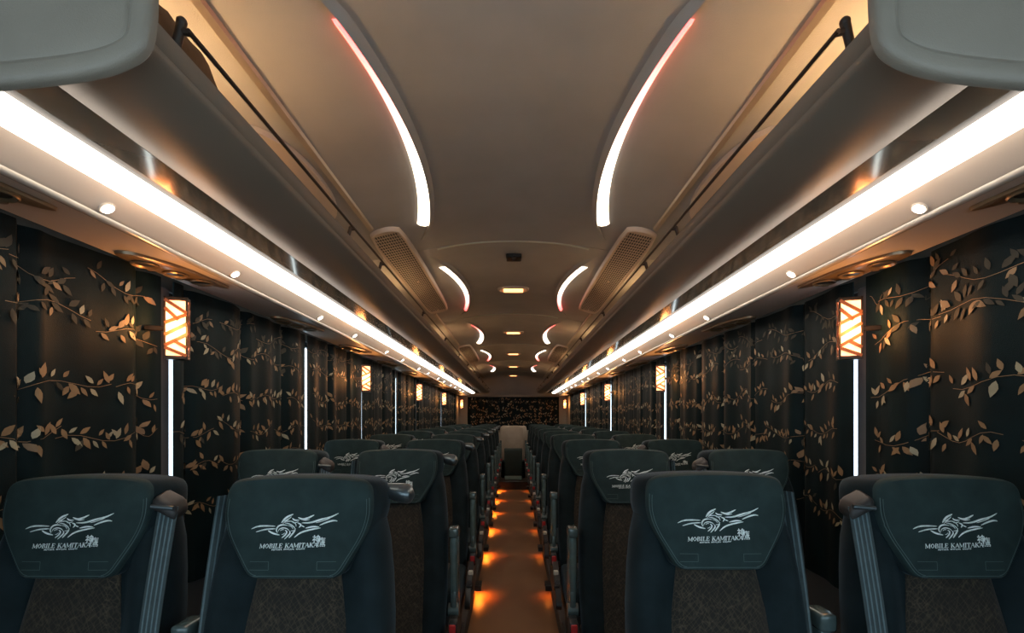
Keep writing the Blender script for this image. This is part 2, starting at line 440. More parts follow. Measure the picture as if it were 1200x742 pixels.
# ------------------------------------------------------------------ ceiling fittings
for k in range(6):
    dc = 1.66 + 1.79 * k
    if dc > 10.3: break
    for s in (-1, 1):
        t = empty('arc_lamp', (s * .32, dc, EYE + zc(.32)))
        tag(t, '%s curved white and pink ceiling lamp from the front, %s' % (ORD[k], SIDE[s]), 'ceiling lamp', 'curved ceiling lamps')
        z0 = zc(.32)
        def ax(q): return .322 + .062 * q * q + .012 * max(0, abs(q) - 1) * 6
        bm = bmesh.new(); col = bm.loops.layers.color.new('tint')
        rings = []; qs = [-1 + 2 * i / 28 for i in range(29)]
        for q in qs:
            whit = (1 + q) / 2 if k % 2 == 0 else (1 - q) / 2       # 1 = white wide end, 0 = pink narrow end
            w = .020 + .034 * whit ** 1.2
            x = ax(q)
            rings.append([(s * (x + e * w) - s * .32, q * .57, zc(x + e * w) - z0 + dz) for e, dz in ((0, -.001), (0, -.017), (.3, -.019), (.7, -.013), (1, -.001))])
        R = loft(bm, rings, closed=True, cap=True)
        for f in bm.faces:
            for lp in f.loops:
                q = max(-1, min(1, lp.vert.co.y / .57)); wq = (1 + q) / 2 if k % 2 == 0 else (1 - q) / 2
                u = min(1, wq * 1.9)
                lp[col] = (1.0, .30 + .60 * u, .30 + .50 * u, 1)
        mesh_obj('diffuser', bm, 'arc_glow', t)
        bm = bmesh.new(); rings = []
        for i in range(41):
            q = -1.35 + 2.7 * i / 40
            x = ax(q)
            fade = max(.1, 1 - max(0, abs(q) - 1) / .35)
            rings.append([(s * (x + e) - s * .32, q * .57, zc(x + e) - z0 + dz * fade) for e, dz in ((-.022, .0005), (-.014, -.006), (-.006, -.017), (-.002, -.019), (-.001, .0005))])
        loft(bm, rings, closed=True, cap=True)
        mesh_obj('housing', bm, 'ceiling_fabric', t)

for k in range(5):
    y = 3.50 + 1.77 * k
    t = empty('ceiling_downlight', (0, y, EYE + (zc(0) if y < 10.4 else zc(0) - .01)))
    tag(t, '%s amber oblong downlight from the rear along the middle of the ceiling' % ORD[4 - k], 'ceiling lamp', 'amber ceiling downlights')
    bm = bmesh.new(); ring = chaikin([(-.115, -.075), (.115, -.075), (.115, .075), (-.115, .075)], 2)
    loft(bm, [[(x, yy, .002) for x, yy in ring], [(x * .95, yy * .93, -.012) for x, yy in ring], [(x * .86, yy * .8, -.016) for x, yy in ring], [(x * .80, yy * .74, -.010) for x, yy in ring]], cap=True)
    mesh_obj('bezel', bm, 'panel_pale', t)
    bm = bmesh.new(); box(bm, -.07, .07, -.032, .032, -.022, -.010, .004, 2); mesh_obj('diffuser', bm, 'downlight', t)

t = empty('ceiling_sensor', (0.003, 2.79, EYE + zc(0))); tag(t, 'small black sensor box on the ceiling', 'sensor')
bm = bmesh.new(); box(bm, -.043, .043, -.04, .04, -.022, .002, .004, 1); mesh_obj('housing', bm, 'black_plastic', t)
bm = bmesh.new(); cyl(bm, (0, -.03, -.020), (0, -.046, -.030), .013, .010); mesh_obj('lens', bm, 'black_plastic', t)

# air grilles between lamps and racks
for s in (-1, 1):
    for k in range(2):
        y0 = 2.20 + 3.58 * k
        t = empty('air_grille', (s * .585, y0, EYE + zc(.585)))
        tag(t, '%s long perforated air return grille from the front %s' % (ORD[k], SIDE[s]), 'air grille', 'ceiling air grilles')
        x0, x1, ln = .500, .672, 1.70
        zo = zc(.585)
        ring = chaikin([(x0, 0), (x1, 0), (x1, ln), (x0, ln)], 1)
        ring = chaikin([(x0 + .0, .05), (x0 + .05, 0), (x1 - .05, 0), (x1, .05), (x1, ln - .05), (x1 - .05, ln), (x0 + .05, ln), (x0, ln - .05)], 2)
        cx, cy = (x0 + x1) / 2, ln / 2
        def sh(i_): return [(x + (cx - x) * i_ / .086, y + (cy - y) * i_ / cy) for x, y in ring]
        bm = bmesh.new()
        loft(bm, [[(s * (x - .585), y, zc(x) - zo + dz) for x, y in sh(i_)] for i_, dz in ((0, .002), (.001, -.014), (.006, -.020), (.014, -.020), (.018, -.016))])
        mesh_obj('frame', bm, 'panel_pale', t)
        bm = bmesh.new()
        for i in range(11):
            for j in range(46):
                if i in (5,) and j % 23 == 22: continue
                x = x0 + .028 + i * .0116; y = .06 + j * .0345
                pts = [(x - .0038, y - .012), (x + .0038, y - .012), (x + .0038, y + .012), (x - .0038, y + .012)]
                vs = [bm.verts.new((s * (px - .585), py, zc(px) - zo - .0170)) for px, py in pts]
                vt = [bm.verts.new((s * (px - .585), py, zc(px) - zo - .0150)) for px, py in pts]
                bm.faces.new(vs)
                for a in range(4): bm.faces.new((vs[a], vs[(a + 1) % 4], vt[(a + 1) % 4], vt[a]))
        tag(mesh_obj('perforation', bm, 'black_plastic', t, smooth=False), kind='stuff')

# reading spots on the service shelf
for s in (-1, 1):
    n = 0
    for k in range(7):
        for d in (0, .53):
            y = 1.153 + 1.27 * k + d
            t = empty('reading_spot', (s * .957, y, EYE + .4935))
            tag(t, '%s small round reading spot from the front %s' % (ORD[n], SIDE[s]), 'spotlight', 'reading spots under the racks'); n += 1
            tilt = Matrix.Rotation(s * .58, 4, 'Y')
            bm = bmesh.new(); cyl(bm, (0, 0, .004), (0, 0, -.004), .019, .017, n=16); bm.transform(tilt); mesh_obj('ring', bm, 'panel_pale', t)
            bm = bmesh.new(); cyl(bm, (0, 0, -.002), (0, 0, -.0055), .013, n=16); bm.transform(tilt); mesh_obj('lens', bm, 'spot', t)

# air vent plates, almond shaped, with three bowls
for s in (-1, 1):
    for k in range(-1, 10):
        y = 1.60 + .90 * k if k >= 0 else .93
        t = empty('air_vent_panel', (s * 1.090, y, EYE + .4735))
        tag(t, '%s almond shaped bronze air vent panel from the front %s' % (ORD[k + 1], SIDE[s]), 'air vent', 'air vent panels above the windows')
        tilt = Matrix.Diagonal((1.35, 1, 1, 1))
        ring = chaikin([(.046, -.20), (.046, -.06), (.030, .05), (-.034, .175), (-.046, .185), (-.044, .10), (-.040, -.05), (-.006, -.185), (.02, -.21)], 2)
        ring = [(s * x, yy) for x, yy in ring]
        bm = bmesh.new()
        loft(bm, [[(x, yy, .001) for x, yy in ring], [(x * .98, yy * .99, -.007) for x, yy in ring], [(x * .9, yy * .95, -.009) for x, yy in ring]])
        bm.transform(tilt); mesh_obj('plate', bm, 'vent_bronze', t)
        for vx, vy in ((.020, -.115), (.004, -.012), (-.016, .082)):
            bm = bmesh.new()
            prof = [(.027, -.006), (.030, -.013), (.027, -.016), (.022, -.013), (.018, -.008)]
            loft(bm, [[(s * vx + rr * .9 * math.cos(2 * math.pi * i / 20), vy + rr * 1.25 * math.sin(2 * math.pi * i / 20), zz) for i in range(20)] for rr, zz in prof], cap=False)
            bm.transform(tilt); vt = mesh_obj('vent_ring', bm, 'vent_bronze', t)
            bm = bmesh.new()
            loft(bm, [[(s * vx + rr * .9 * math.cos(2 * math.pi * i / 16), vy + rr * 1.25 * math.sin(2 * math.pi * i / 16), zz) for i in range(16)] for rr, zz in ((.0205, -.0105), (.012, -.0095))])
            bm.transform(tilt); mesh_obj('vent_bowl', bm, 'black_plastic', vt)
        for vx, vy in ((.033, -.065), (.018, .037), (.004, .12)):
            bm = bmesh.new(); cyl(bm, (s * vx, vy, -.007), (s * vx, vy, -.014), .010, .008, n=12); bm.transform(tilt); mesh_obj('button', bm, 'vent_bronze', t)

# ------------------------------------------------------------------ wall lamps
def wall_lamp(s, x, y, rot, label):
    t = empty('wall_lamp', (s * x, y, EYE + .19)); t.rotation_euler = (0, 0, rot)
    tag(t, label, 'wall lamp', 'amber lattice wall lamps')
    wx, wy, hh = .031, .013, .205
    bm = bmesh.new(); box(bm, *sorted((s * wx, s * (wx + .060))), -.004, .006, .093, .109, .002, 1); mesh_obj('mount', bm, 'dark_bronze', t)
    bm = bmesh.new(); box(bm, -wx, wx, -wy, wy, 0.004, hh - .004, .003, 1); mesh_obj('diffuser', bm, 'wall_glow', t)
    bm = bmesh.new()
    for a in (0, hh - .012): box(bm, -wx - .003, wx + .003, -wy - .003, wy + .003, a, a + .012, .002, 1)
    for sx in (-1, 1):
        for sy in (-1, 1): box(bm, *sorted((sx * (wx - .003), sx * (wx + .003))), *sorted((sy * (wy - .003), sy * (wy + .003))), 0, hh)
    mesh_obj('frame', bm, 'dark_bronze', t)
    bars = [(0, .98, 1, .76), (0, .84, .62, .64), (0, .58, 1, .74), (0, .38, 1, .58), (0, .20, 1, .40), (.45, .28, 1, .17), (0, .17, 1, .03)]
    for face in range(4):
        for u0, v0, u1, v1 in bars:
            if face % 2 == 1: u0, u1 = 1 - u0, 1 - u1
            bm = bmesh.new()
            p = []
            for u, v in ((u0, v0), (u1, v1)):
                uu = (u * 2 - 1)
                z = .006 + v * (hh - .012)
                p.append({0: Vector((uu * wx, -wy - .001, z)), 2: Vector((uu * wx, wy + .001, z)), 1: Vector((wx + .001, uu * wy, z)), 3: Vector((-wx - .001, uu * wy, z))}[face])
            nrm = {0: Vector((0, -1, 0)), 2: Vector((0, 1, 0)), 1: Vector((1, 0, 0)), 3: Vector((-1, 0, 0))}[face]
            d = (p[1] - p[0]).normalized(); q = d.cross(nrm) * (.0050 if face % 2 == 0 else .003)
            vs = []
            for off in (nrm * -.001, nrm * .003):
                vs.append([bm.verts.new(p[0] + q + off), bm.verts.new(p[0] - q + off), bm.verts.new(p[1] - q + off), bm.verts.new(p[1] + q + off)])
            bm.faces.new(vs[1])
            for a in range(4): bm.faces.new((vs[0][a], vs[0][(a + 1) % 4], vs[1][(a + 1) % 4], vs[1][a]))
            mesh_obj('lattice_bar', bm, 'lattice_wood', t, smooth=False)
    ld = bpy.data.lights.new('bulb_light', 'POINT'); ld.energy = .9; ld.color = (1.0, .42, .12); ld.shadow_soft_size = .03
    lo_ = bpy.data.objects.new('bulb_light', ld); C.objects.link(lo_); lo_.parent = t; lo_.location = (0, -.055, .10)
    return t
for s in (-1, 1):
    for i, y in enumerate(LAMP_Y):
        wall_lamp(s, 1.112, y, -s * math.radians(20), '%s amber lattice wall lamp from the front, %s' % (ORD[i], SIDE[s]))
    wall_lamp(s, 1.150, 10.90, -s * math.radians(20), 'amber lattice lamp on the beige rear panel %s' % SIDE[s])

# ------------------------------------------------------------------ curtains with printed leaves
def fold(y, z, seed):
    a = .010 * math.sin(y * 2 * math.pi / .31 + seed) + .0045 * math.sin(y * 2 * math.pi / .157 + seed * 2.3 + .6 * z) + .008 * math.sin(y * 2 * math.pi / .57 + seed * .7)
    p = max(0, math.sin(y * 2 * math.pi / .37 + seed * 1.7)) ** 14 * .034
    return max(-.022, a * .75 + p)

def add_leaf(bm, surf, u, z, ang, ln, wd, mi, lift):
    base = Vector((u, z)); d = Vector((math.cos(ang), math.sin(ang))); nrm = Vector((-d.y, d.x))
    prof = [(0, 0), (.18, .62), (.42, 1.0), (.68, .72), (1, 0)]
    L_ = []; R_ = []; M_ = []
    for t, w in prof:
        c = base + d * ln * t
        L_.append(surf(c + nrm * wd * w * .5, lift)); R_.append(surf(c - nrm * wd * w * .5, lift)); M_.append(surf(c, lift))
    tip0 = bm.verts.new(M_[0]); tip1 = bm.verts.new(M_[-1])
    m_ = [bm.verts.new(p) for p in M_[1:-1]]; l = [bm.verts.new(p) for p in L_[1:-1]]; r = [bm.verts.new(p) for p in R_[1:-1]]
    fs = [bm.faces.new((tip0, l[0], m_[0])), bm.faces.new((tip0, m_[0], r[0])), bm.faces.new((tip1, m_[-1], l[-1])), bm.faces.new((tip1, r[-1], m_[-1]))]
    for i in range(2):
        fs.append(bm.faces.new((l[i], l[i + 1], m_[i + 1], m_[i]))); fs.append(bm.faces.new((m_[i], m_[i + 1], r[i + 1], r[i])))
    for f in fs: f.material_index = mi

def add_ribbon(bm, surf, pts, w, mi, lift):
    prev = None
    for i, p in enumerate(pts):
        q = pts[min(i + 1, len(pts) - 1)] - pts[max(i - 1, 0)]
        n_ = Vector((-q.y, q.x)).normalized() * w
        cur = (bm.verts.new(surf(p + n_, lift)), bm.verts.new(surf(p - n_, lift)))
        if prev:
            f = bm.faces.new((prev[0], cur[0], cur[1], prev[1])); f.material_index = mi
        prev = cur

def print_leaves(surf, u0, u1, rows, rng, size=1.0, dens=1.0):
    bm = bmesh.new()
    for zr, strength in rows:
        u = u0 + rng.uniform(-.02, .05)
        while u < u1 - .05:
            ln_v = min(rng.uniform(.20, .34) * size, u1 - u - .01)
            if ln_v < .05: break
            tilt = rng.uniform(-.22, .22); za = zr + rng.uniform(-.02, .02)
            pts = [Vector((u + ln_v * t, za + tilt * ln_v * (t - .5) + .016 * math.sin(6.3 * t + zr * 30 + u))) for t in [i / 8 for i in range(9)]]
            add_ribbon(bm, surf, pts, .0007, 0, .0028)
            nl = int(ln_v / .0145 * dens)
            for i in range(nl):
                t = (i + rng.uniform(.1, .9)) / nl
                j = min(7, int(t * 8)); p = pts[j].lerp(pts[j + 1], t * 8 - j)
                side = 1 if i % 2 else -1
                ang = side * rng.uniform(.5, 1.35) + (0 if rng.random() < .75 else math.pi)
                ln_l = rng.uniform(.026, .046) * size
                p2 = p + Vector((math.cos(ang), math.sin(ang))) * rng.uniform(.003, .016)
                if not (u0 + .005 < p2.x + math.cos(ang) * ln_l < u1 - .005 and u0 + .003 < p2.x < u1 - .003): continue
                mi = 0 if rng.random() < .72 else 1
                if rng.random() > strength: mi = 2
                add_leaf(bm, surf, p2.x, p2.y, ang, ln_l, ln_l * rng.uniform(.36, .5), mi, .0032 + .0003 * (i % 3))
            u += ln_v + rng.uniform(-.03, .05)
    return bm

ROWS = [(EYE + .38, .10), (EYE + .275, .45), (EYE + .10, .97), (EYE - .06, .97), (EYE - .20, .95), (EYE - .35, .9)]
def side_curtain(s, y0, y1, idx, label):
    seed = 1.3 * idx + (5 if s > 0 else 0)
    X = 1.190
    t = empty('curtain', (s * X, (y0 + y1) / 2, EYE - .62)); yc = (y0 + y1) / 2
    tag(t, label, 'curtain', 'leaf print side curtains')
    z0, z1 = EYE - .62, EYE + .474
    def sx(y, z):
        e = min((y - y0), (y1 - y)) / .05
        return fold(y, z, seed) * (min(1, max(.2, e)))
    bm = bmesh.new(); ny = max(8, int((y1 - y0) / .018)); nz = 6
    for layer in (0,):
        rings = [[(s * sx(y0 + (y1 - y0) * i / ny, z0 + (z1 - z0) * j / nz), y0 + (y1 - y0) * i / ny - yc, (z1 - z0) * j / nz) for i in range(ny + 1)] for j in range(nz + 1)]
        back = [[(x + s * .003, y, z) for x, y, z in r] for r in rings]
        A = loft(bm, rings, closed=False); B = loft(bm, back, closed=False)
        for a, b_ in ((A[0], B[0]), (A[-1], B[-1])):
            for i in range(ny): bm.faces.new((a[i], a[i + 1], b_[i + 1], b_[i]))
        for e in (0, -1):
            for j in range(nz): bm.faces.new((A[j][e], A[j + 1][e], B[j + 1][e], B[j][e]))
    mesh_obj('cloth', bm, 'curtain_cloth', t)
    rng = random.Random(idx * 7 + (100 if s > 0 else 0))
    surf = lambda p, lift: Vector((s * (sx(p.x, p.y) - lift), p.x - yc, p.y - z0))
    bm = print_leaves(surf, y0 + .01, y1 - .01, ROWS, rng, .92)
    tag(mesh_obj('leaf_print', bm, ['leaf_bronze', 'leaf_pale', 'leaf_dim'], t, smooth=False), kind='stuff')

GAP = {}
left_edges = [.30, 1.655, 1.715, 2.80, 2.835, 3.835, 3.86, 4.95, 4.995, 5.98, 6.00, 7.08, 7.12, 8.08, 8.10, 10.25]
right_edges = [.30, 1.655, 1.715, 3.815, 3.86, 5.98, 6.00, 8.08, 8.10, 10.25]
for s, ed in ((-1, left_edges), (1, right_edges)):
    for i in range(0, len(ed), 2):
        side_curtain(s, ed[i], ed[i + 1], i // 2, '%s dark green leaf print curtain from the front %s' % (ORD[i // 2], SIDE[s]))

# rear curtain
t = empty('rear_curtain', (0, REAR - .02, EYE - .30)); tag(t, 'dark leaf print curtain across the rear bulkhead', 'curtain')
def ry(x): return -.03 + .014 * math.sin(x * 41) + .008 * math.sin(x * 73 + 1)
bm = bmesh.new(); n = 120
A = loft(bm, [[(-1.05 + 2.1 * i / n, ry(-1.05 + 2.1 * i / n), z) for i in range(n + 1)] for z in (0, .385, .765)], closed=False)
B = loft(bm, [[(-1.05 + 2.1 * i / n, ry(-1.05 + 2.1 * i / n) + .003, z) for i in range(n + 1)] for z in (0, .385, .765)], closed=False)
mesh_obj('cloth', bm, 'curtain_cloth', t)
bm = print_leaves(lambda p, lift: Vector((p.x, ry(p.x) - lift, p.y - EYE + .30)), -1.02, 1.02, [(EYE + .36, .5), (EYE + .20, .95), (EYE + .04, .95), (EYE - .11, .9)], random.Random(77), 1.6, .6)
tag(mesh_obj('leaf_print', bm, ['leaf_bronze', 'leaf_pale', 'leaf_dim'], t, smooth=False), kind='stuff')

# ------------------------------------------------------------------ seats
TOPZ = 1.17
def lean(z): return (z - TOPZ) * .17
OUT = [(0, .958), (.075, .958), (.098, .962), (.118, .995), (.148, 1.045), (.160, 1.085), (.160, 1.115), (.156, 1.149), (.134, 1.164), (.06, 1.169)]
OUT = OUT + [(0, 1.170)] + [(-x, z) for x, z in OUT[:0:-1]]
OUT = chaikin(OUT, 2)
HC = 1.065
def head_rings(specs):
    res = []
    for fx, fz, y in specs:
        res.append([(x * fx, y + lean(HC + (z - HC) * fz), HC + (z - HC) * fz) for x, z in OUT])
    return res
def fill_front(bm, ring, bulge):
    # dome the open front ring with concentric inner rings
    pass

MESH = {}
def shared(key, builder, m, smooth=True):
    if key not in MESH:
        o = mesh_obj(key.split(':')[0], builder(), m, link=False, smooth=smooth)
        MESH[key] = o.data; bpy.data.objects.remove(o)
    return MESH[key]
def part(name, key, builder, m, parent, smooth=True):
    o = bpy.data.objects.new(name, shared(name + ':' + key, builder, m, smooth)); C.objects.link(o); o.parent = parent
    return o

def b_headrest():
    bm = bmesh.new()
    loft(bm, head_rings([(.80, .80, .062), (1.02, .93, .056), (1.09, .97, .035), (1.10, .985, .0), (1.06, 1.0, -.035), (1.0, .995, -.052), (.94, .97, -.058), (.5, .5, -.062), (.05, .05, -.063)]))
    return bm
def b_cover():
    bm = bmesh.new()
    loft(bm, head_rings([(1.0, 1.006, -.030), (1.005, 1.005, -.050), (.985, .995, -.0595), (.95, .97, -.0635), (.7, .7, -.0660), (.4, .4, -.0672), (.05, .05, -.0676)]))
    return bm
_POL = sorted((math.atan2(z - HC, x), math.hypot(x, z - HC)) for x, z in OUT)
_SP = [(.0, -.0676), (.4, -.0672), (.7, -.0660), (.96, -.0635), (.99, -.0595), (1.005, -.050), (1.2, -.03)]
def front_y(x, z):   # y of the cover's front surface at (x, z)
    a = math.atan2(z - HC, x); r = math.hypot(x, z - HC)
    R_ = _POL[0][1]
    for (a0, r0), (a1, r1) in zip(_POL, _POL[1:]):
        if a0 <= a <= a1: R_ = r0 + (r1 - r0) * (a - a0) / max(1e-9, a1 - a0); break
    q = r / R_
    for (q0, y0), (q1, y1) in zip(_SP, _SP[1:]):
        if q0 <= q <= q1: return y0 + (y1 - y0) * (q - q0) / (q1 - q0) + lean(z)
    return _SP[-1][1] + lean(z)

def stroke(bm, pts, wmax, conv, taper=True):
    P_ = chaikin(pts, 2, closed=False); n = len(P_)
    prev = None
    for i, p in enumerate(P_):
        a, b_ = Vector(P_[max(0, i - 1)]), Vector(P_[min(n - 1, i + 1)])
        d = (b_ - a).normalized(); nn = Vector((-d.y, d.x))
        t = i / (n - 1)
        w = wmax * .5 * (math.sin(math.pi * min(1, max(0, t))) ** .8 * .92 + .08 if taper else 1)
        cur = [bm.verts.new(conv(Vector(p) + nn * w)), bm.verts.new(conv(Vector(p) - nn * w))]
        if prev: bm.faces.new((prev[0], cur[0], cur[1], prev[1]))
        prev = cur
PXM = 5793.0
def conv_logo(p, lift=.0022):
    x = (p.x - 615) / PXM; z = 1.110 - p.y / PXM
    return Vector((x, front_y(x, z) - lift, z))
LOGO = [([(70, 280), (150, 245), (260, 240), (370, 245)], 28), ([(130, 315), (250, 280), (375, 275)], 24), ([(280, 295), (340, 330), (430, 350)], 30),
        ([(440, 205), (490, 140), (580, 100)], 36), ([(460, 190), (520, 165), (560, 130)], 20),
        ([(400, 325), (380, 290), (400, 245), (450, 225), (520, 235)], 28), ([(405, 312), (420, 275), (470, 262), (520, 275), (545, 300)], 18),
        ([(490, 290), (520, 310), (500, 350), (455, 385)], 28), ([(545, 300), (560, 325), (530, 360), (490, 400)], 26), ([(620, 290), (590, 330), (545, 385)], 30),
        ([(480, 205), (540, 215), (600, 250), (620, 290)], 20), ([(500, 190), (560, 180), (620, 215), (625, 250)], 18), ([(570, 150), (600, 175), (660, 172)], 26),
        ([(640, 205), (690, 225), (660, 262)], 28), ([(685, 235), (730, 255)], 18), ([(520, 235), (570, 245), (590, 280)], 14),
        ([(455, 215), (500, 180), (540, 190)], 14), ([(430, 300), (450, 285), (480, 285)], 12), ([(575, 200), (610, 205), (650, 190)], 16), ([(560, 300), (600, 300), (625, 270)], 14), ([(450, 345), (475, 340), (495, 320)], 12),
        ([(660, 150), (720, 178), (790, 165)], 16), ([(860, 205), (960, 180), (1040, 150)], 14),
        ([(640, 140), (700, 165), (760, 150), (840, 110)], 36), ([(690, 205), (800, 205), (920, 165), (1040, 140), (1140, 90)], 34),
        ([(910, 235), (990, 200), (1080, 175), (1130, 185)], 30), ([(610, 380), (680, 320), (800, 285), (930, 265)], 30), ([(740, 268), (830, 248), (910, 255)], 28)]
def b_emblem():
    bm = bmesh.new()
    for pts, w in LOGO: stroke(bm, pts, w * .68, conv_logo)
    return bm
# letters on a unit cell: strokes (x0,y0,x1,y1,width)
TH, TN = .24, .10
GL = {'M': (1.15, [(.1, 0, .1, 1, TN), (.1, 1, .52, .1, TH), (.52, .1, .95, 1, TN), (.95, 0, .95, 1, TH), (0, 0, .25, 0, TN), (.8, 0, 1.1, 0, TN), (0, 1, .2, 1, TN), (.9, 1, 1.1, 1, TN)]),
      'O': (.95, [(.15, .3, .15, .7, TH), (.75, .3, .75, .7, TH), (.15, .7, .45, 1, TN * 1.4), (.45, 1, .75, .7, TN * 1.4), (.15, .3, .45, 0, TN * 1.4), (.45, 0, .75, .3, TN * 1.4)]),
      'B': (.85, [(.18, 0, .18, 1, TH), (.05, 1, .55, 1, TN), (.05, 0, .55, 0, TN), (.1, .52, .55, .52, TN), (.6, .58, .6, .95, TH), (.66, .05, .66, .48, TH)]),
      'I': (.5, [(.22, 0, .22, 1, TH), (.02, 0, .42, 0, TN), (.02, 1, .42, 1, TN)]),
      'L': (.8, [(.18, 0, .18, 1, TH), (.02, 1, .38, 1, TN), (.02, 0, .7, 0, TN), (.7, 0, .7, .28, TN)]),
      'E': (.82, [(.18, 0, .18, 1, TH), (.02, 1, .68, 1, TN), (.02, 0, .7, 0, TN), (.18, .52, .52, .52, TN), (.68, 1, .68, .76, TN), (.7, 0, .7, .26, TN), (.52, .4, .52, .64, TN)]),
      'K': (.95, [(.18, 0, .18, 1, TH), (.02, 0, .38, 0, TN), (.02, 1, .38, 1, TN), (.2, .42, .75, 1, TN), (.38, .58, .8, 0, TH), (.62, 0, .95, 0, TN), (.6, 1, .9, 1, TN)]),
      'A': (.95, [(.1, 0, .45, 1, TN), (.45, 1, .82, 0, TH), (.2, .36, .64, .36, TN), (0, 0, .25, 0, TN), (.65, 0, .98, 0, TN)]),
      'T': (.85, [(.42, 0, .42, 1, TH), (.05, 1, .8, 1, TN), (.05, 1, .05, .74, TN), (.8, 1, .8, .74, TN), (.24, 0, .6, 0, TN)]),
      ' ': (.5, [])}
def b_lettering():
    bm = bmesh.new()
    word = 'MOBILE KAMITAKA'
    tot = sum(GL[c][0] for c in word)
    x0, x1 = 190.0, 905.0
    u = (x1 - x0) / tot; hgt = 50.0
    cur = x0
    for c in word:
        adv, st_ = GL[c]
        for a, b_, c_, d_, w in st_:
            f = lambda px, py: Vector((cur + (px + .12 * py) * u, 507 - py * hgt - (cur - x0) * .026))
            stroke(bm, [tuple(f(a, b_)), tuple(f(c_, d_))], w * u * .86, conv_logo, taper=False)
        cur += adv * u
    return bm
def b_subtitle():
    bm = bmesh.new(); rng = random.Random(3)
    for a, b_ in ((345, 470), (495, 625), (645, 765)):
        x = a
        while x < b_ - 8:
            y = 532 - (x - 345) * .03
            stroke(bm, [(x, y), (x + 2, y - 17)], 5.5, conv_logo, taper=False)
            stroke(bm, [(x + 1, y - rng.choice((0, 9, 16))), (x + 11, y - rng.choice((0, 8, 16)))], 5, conv_logo, taper=False)
            x += 16
    return bm
def b_kanji():
    bm = bmesh.new()
    KAMI = [((.20, .98), (.30, .84)), ((.02, .76), (.46, .76)), ((.42, .76), (.02, .34)), ((.25, .55), (.25, .0)), ((.30, .50), (.46, .38)),
            ((.55, .82), (.55, .28)), ((.55, .82), (.98, .82)), ((.98, .82), (.98, .28)), ((.55, .56), (.98, .56)), ((.55, .30), (.98, .30)), ((.76, 1.0), (.76, -.04))]
    TAKA = [((.52, 1.02), (.52, .90)), ((.10, .90), (.98, .90)), ((.12, .90), (.10, .50), (.0, .04)), ((.34, .84), (.20, .62)), ((.27, .70), (.27, .44)),
            ((.52, .86), (.42, .70)), ((.46, .72), (.96, .72)), ((.46, .60), (.92, .60)), ((.44, .48), (.96, .48)), ((.68, .84), (.68, .48)),
            ((.36, .40), (.88, .40)), ((.34, .42), (.34, .12)), ((.86, .40), (.86, .28)), ((.34, .29), (.86, .29)), ((.30, .17), (.98, .17)), ((.96, .17), (.88, -.06)),
            ((.22, .10), (.16, -.04)), ((.40, .08), (.40, -.04)), ((.56, .08), (.58, -.04)), ((.72, .08), (.74, -.03))]
    for strokes, x0, y0, sz, w in ((KAMI, 838, 448, 100, 12), (TAKA, 905, 482, 104, 8.5)):
        for st_ in strokes:
            stroke(bm, [(x0 + px * sz * .88, y0 - py * sz) for px, py in st_], w, lambda p: conv_logo(p, .0027), taper=False)
    return bm
def b_stitch():
    bm = bmesh.new()
    cv = lambda p: Vector((p.x, front_y(p.x, p.y) - .0016, p.y))
    for f in (.93, .965):
        pts = [(x * f, HC + (z - HC) * f) for x, z in OUT]
        lower = [p for p in pts if p[1] < 1.13]
        right = sorted([p for p in lower if p[0] > .0], key=lambda p: (p[1]))
        for sgn in (-1, 1):
            side_ = [(sgn * p[0], p[1]) for p in right if p[0] > .07]
            stroke(bm, side_, .0011, cv, taper=False)
        stroke(bm, [(-.085, HC + (.958 - HC) * f), (.085, HC + (.958 - HC) * f)], .0011, cv, taper=False)
    for xa in (-.092, .050):
        for a, b_ in (((xa, .978), (xa + .040, .978)), ((xa, .995), (xa + .040, .995)), ((xa + (.040 if xa < 0 else 0), .978), (xa + (.040 if xa < 0 else 0), .995))):
            stroke(bm, [a, b_], .0008, cv, taper=False)
    return bm

def back_ring(z, w, d=1.0):
    cs = [(-1.0, .03), (-1.0, -.02), (-.93, -.052), (-.78, -.060), (-.62, -.042), (-.50, -.026), (-.25, -.020), (0, -.018)]
    cs = cs + [(-x, y) for x, y in cs[-2::-1]] + [(.92, .07), (.5, .085), (-.5, .085), (-.92, .07)]
    cs = chaikin(cs, 1)
    return [(x * w, y * d + lean(z), z) for x, y in cs]
def b_backrest():
    bm = bmesh.new()
    spec = [(.40, .150, .5), (.41, .185, .8), (.45, .195, 1), (.60, .202, 1.05), (.75, .202, 1.05), (.86, .200, 1.0), (.95, .193, .95), (1.02, .184, .9), (1.07, .172, .8), (1.10, .150, .6), (1.11, .120, .4)]
    loft(bm, [back_ring(z, w, d) for z, w, d in spec])
    return bm
def b_insert():
    bm = bmesh.new(); nz, nx = 12, 10
    def pt(i, j, lift):
        t = j / nz; z = .968 - t * .50
        w = .088 + .035 * min(1, t * 2.3) + .005 * t
        x = w * (2 * i / nx - 1)
        e = abs(2 * i / nx - 1)
        y = -.024 - .008 * (1 - e ** 4) - (.012 if e < 1 else 0)
        return Vector((x, y + lift + lean(z), z))
    F = [[bm.verts.new(pt(i, j, -.006)) for i in range(nx + 1)] for j in range(nz + 1)]
    B = [[bm.verts.new(pt(i, j, .03)) for i in range(nx + 1)] for j in range(nz + 1)]
    for G in (F, B):
        for j in range(nz):
            for i in range(nx): bm.faces.new((G[j][i], G[j][i + 1], G[j + 1][i + 1], G[j + 1][i]))
    for j in range(nz):
        for i in (0, nx): bm.faces.new((F[j][i], F[j + 1][i], B[j + 1][i], B[j][i]))
    for i in range(nx):
        for j in (0, nz): bm.faces.new((F[j][i], F[j][i + 1], B[j][i + 1], B[j][i]))
    return bm
def b_cushion():
    bm = bmesh.new(); box(bm, -.200, .200, -.60, -.14, .34, .475, .035, 4)
    return bm
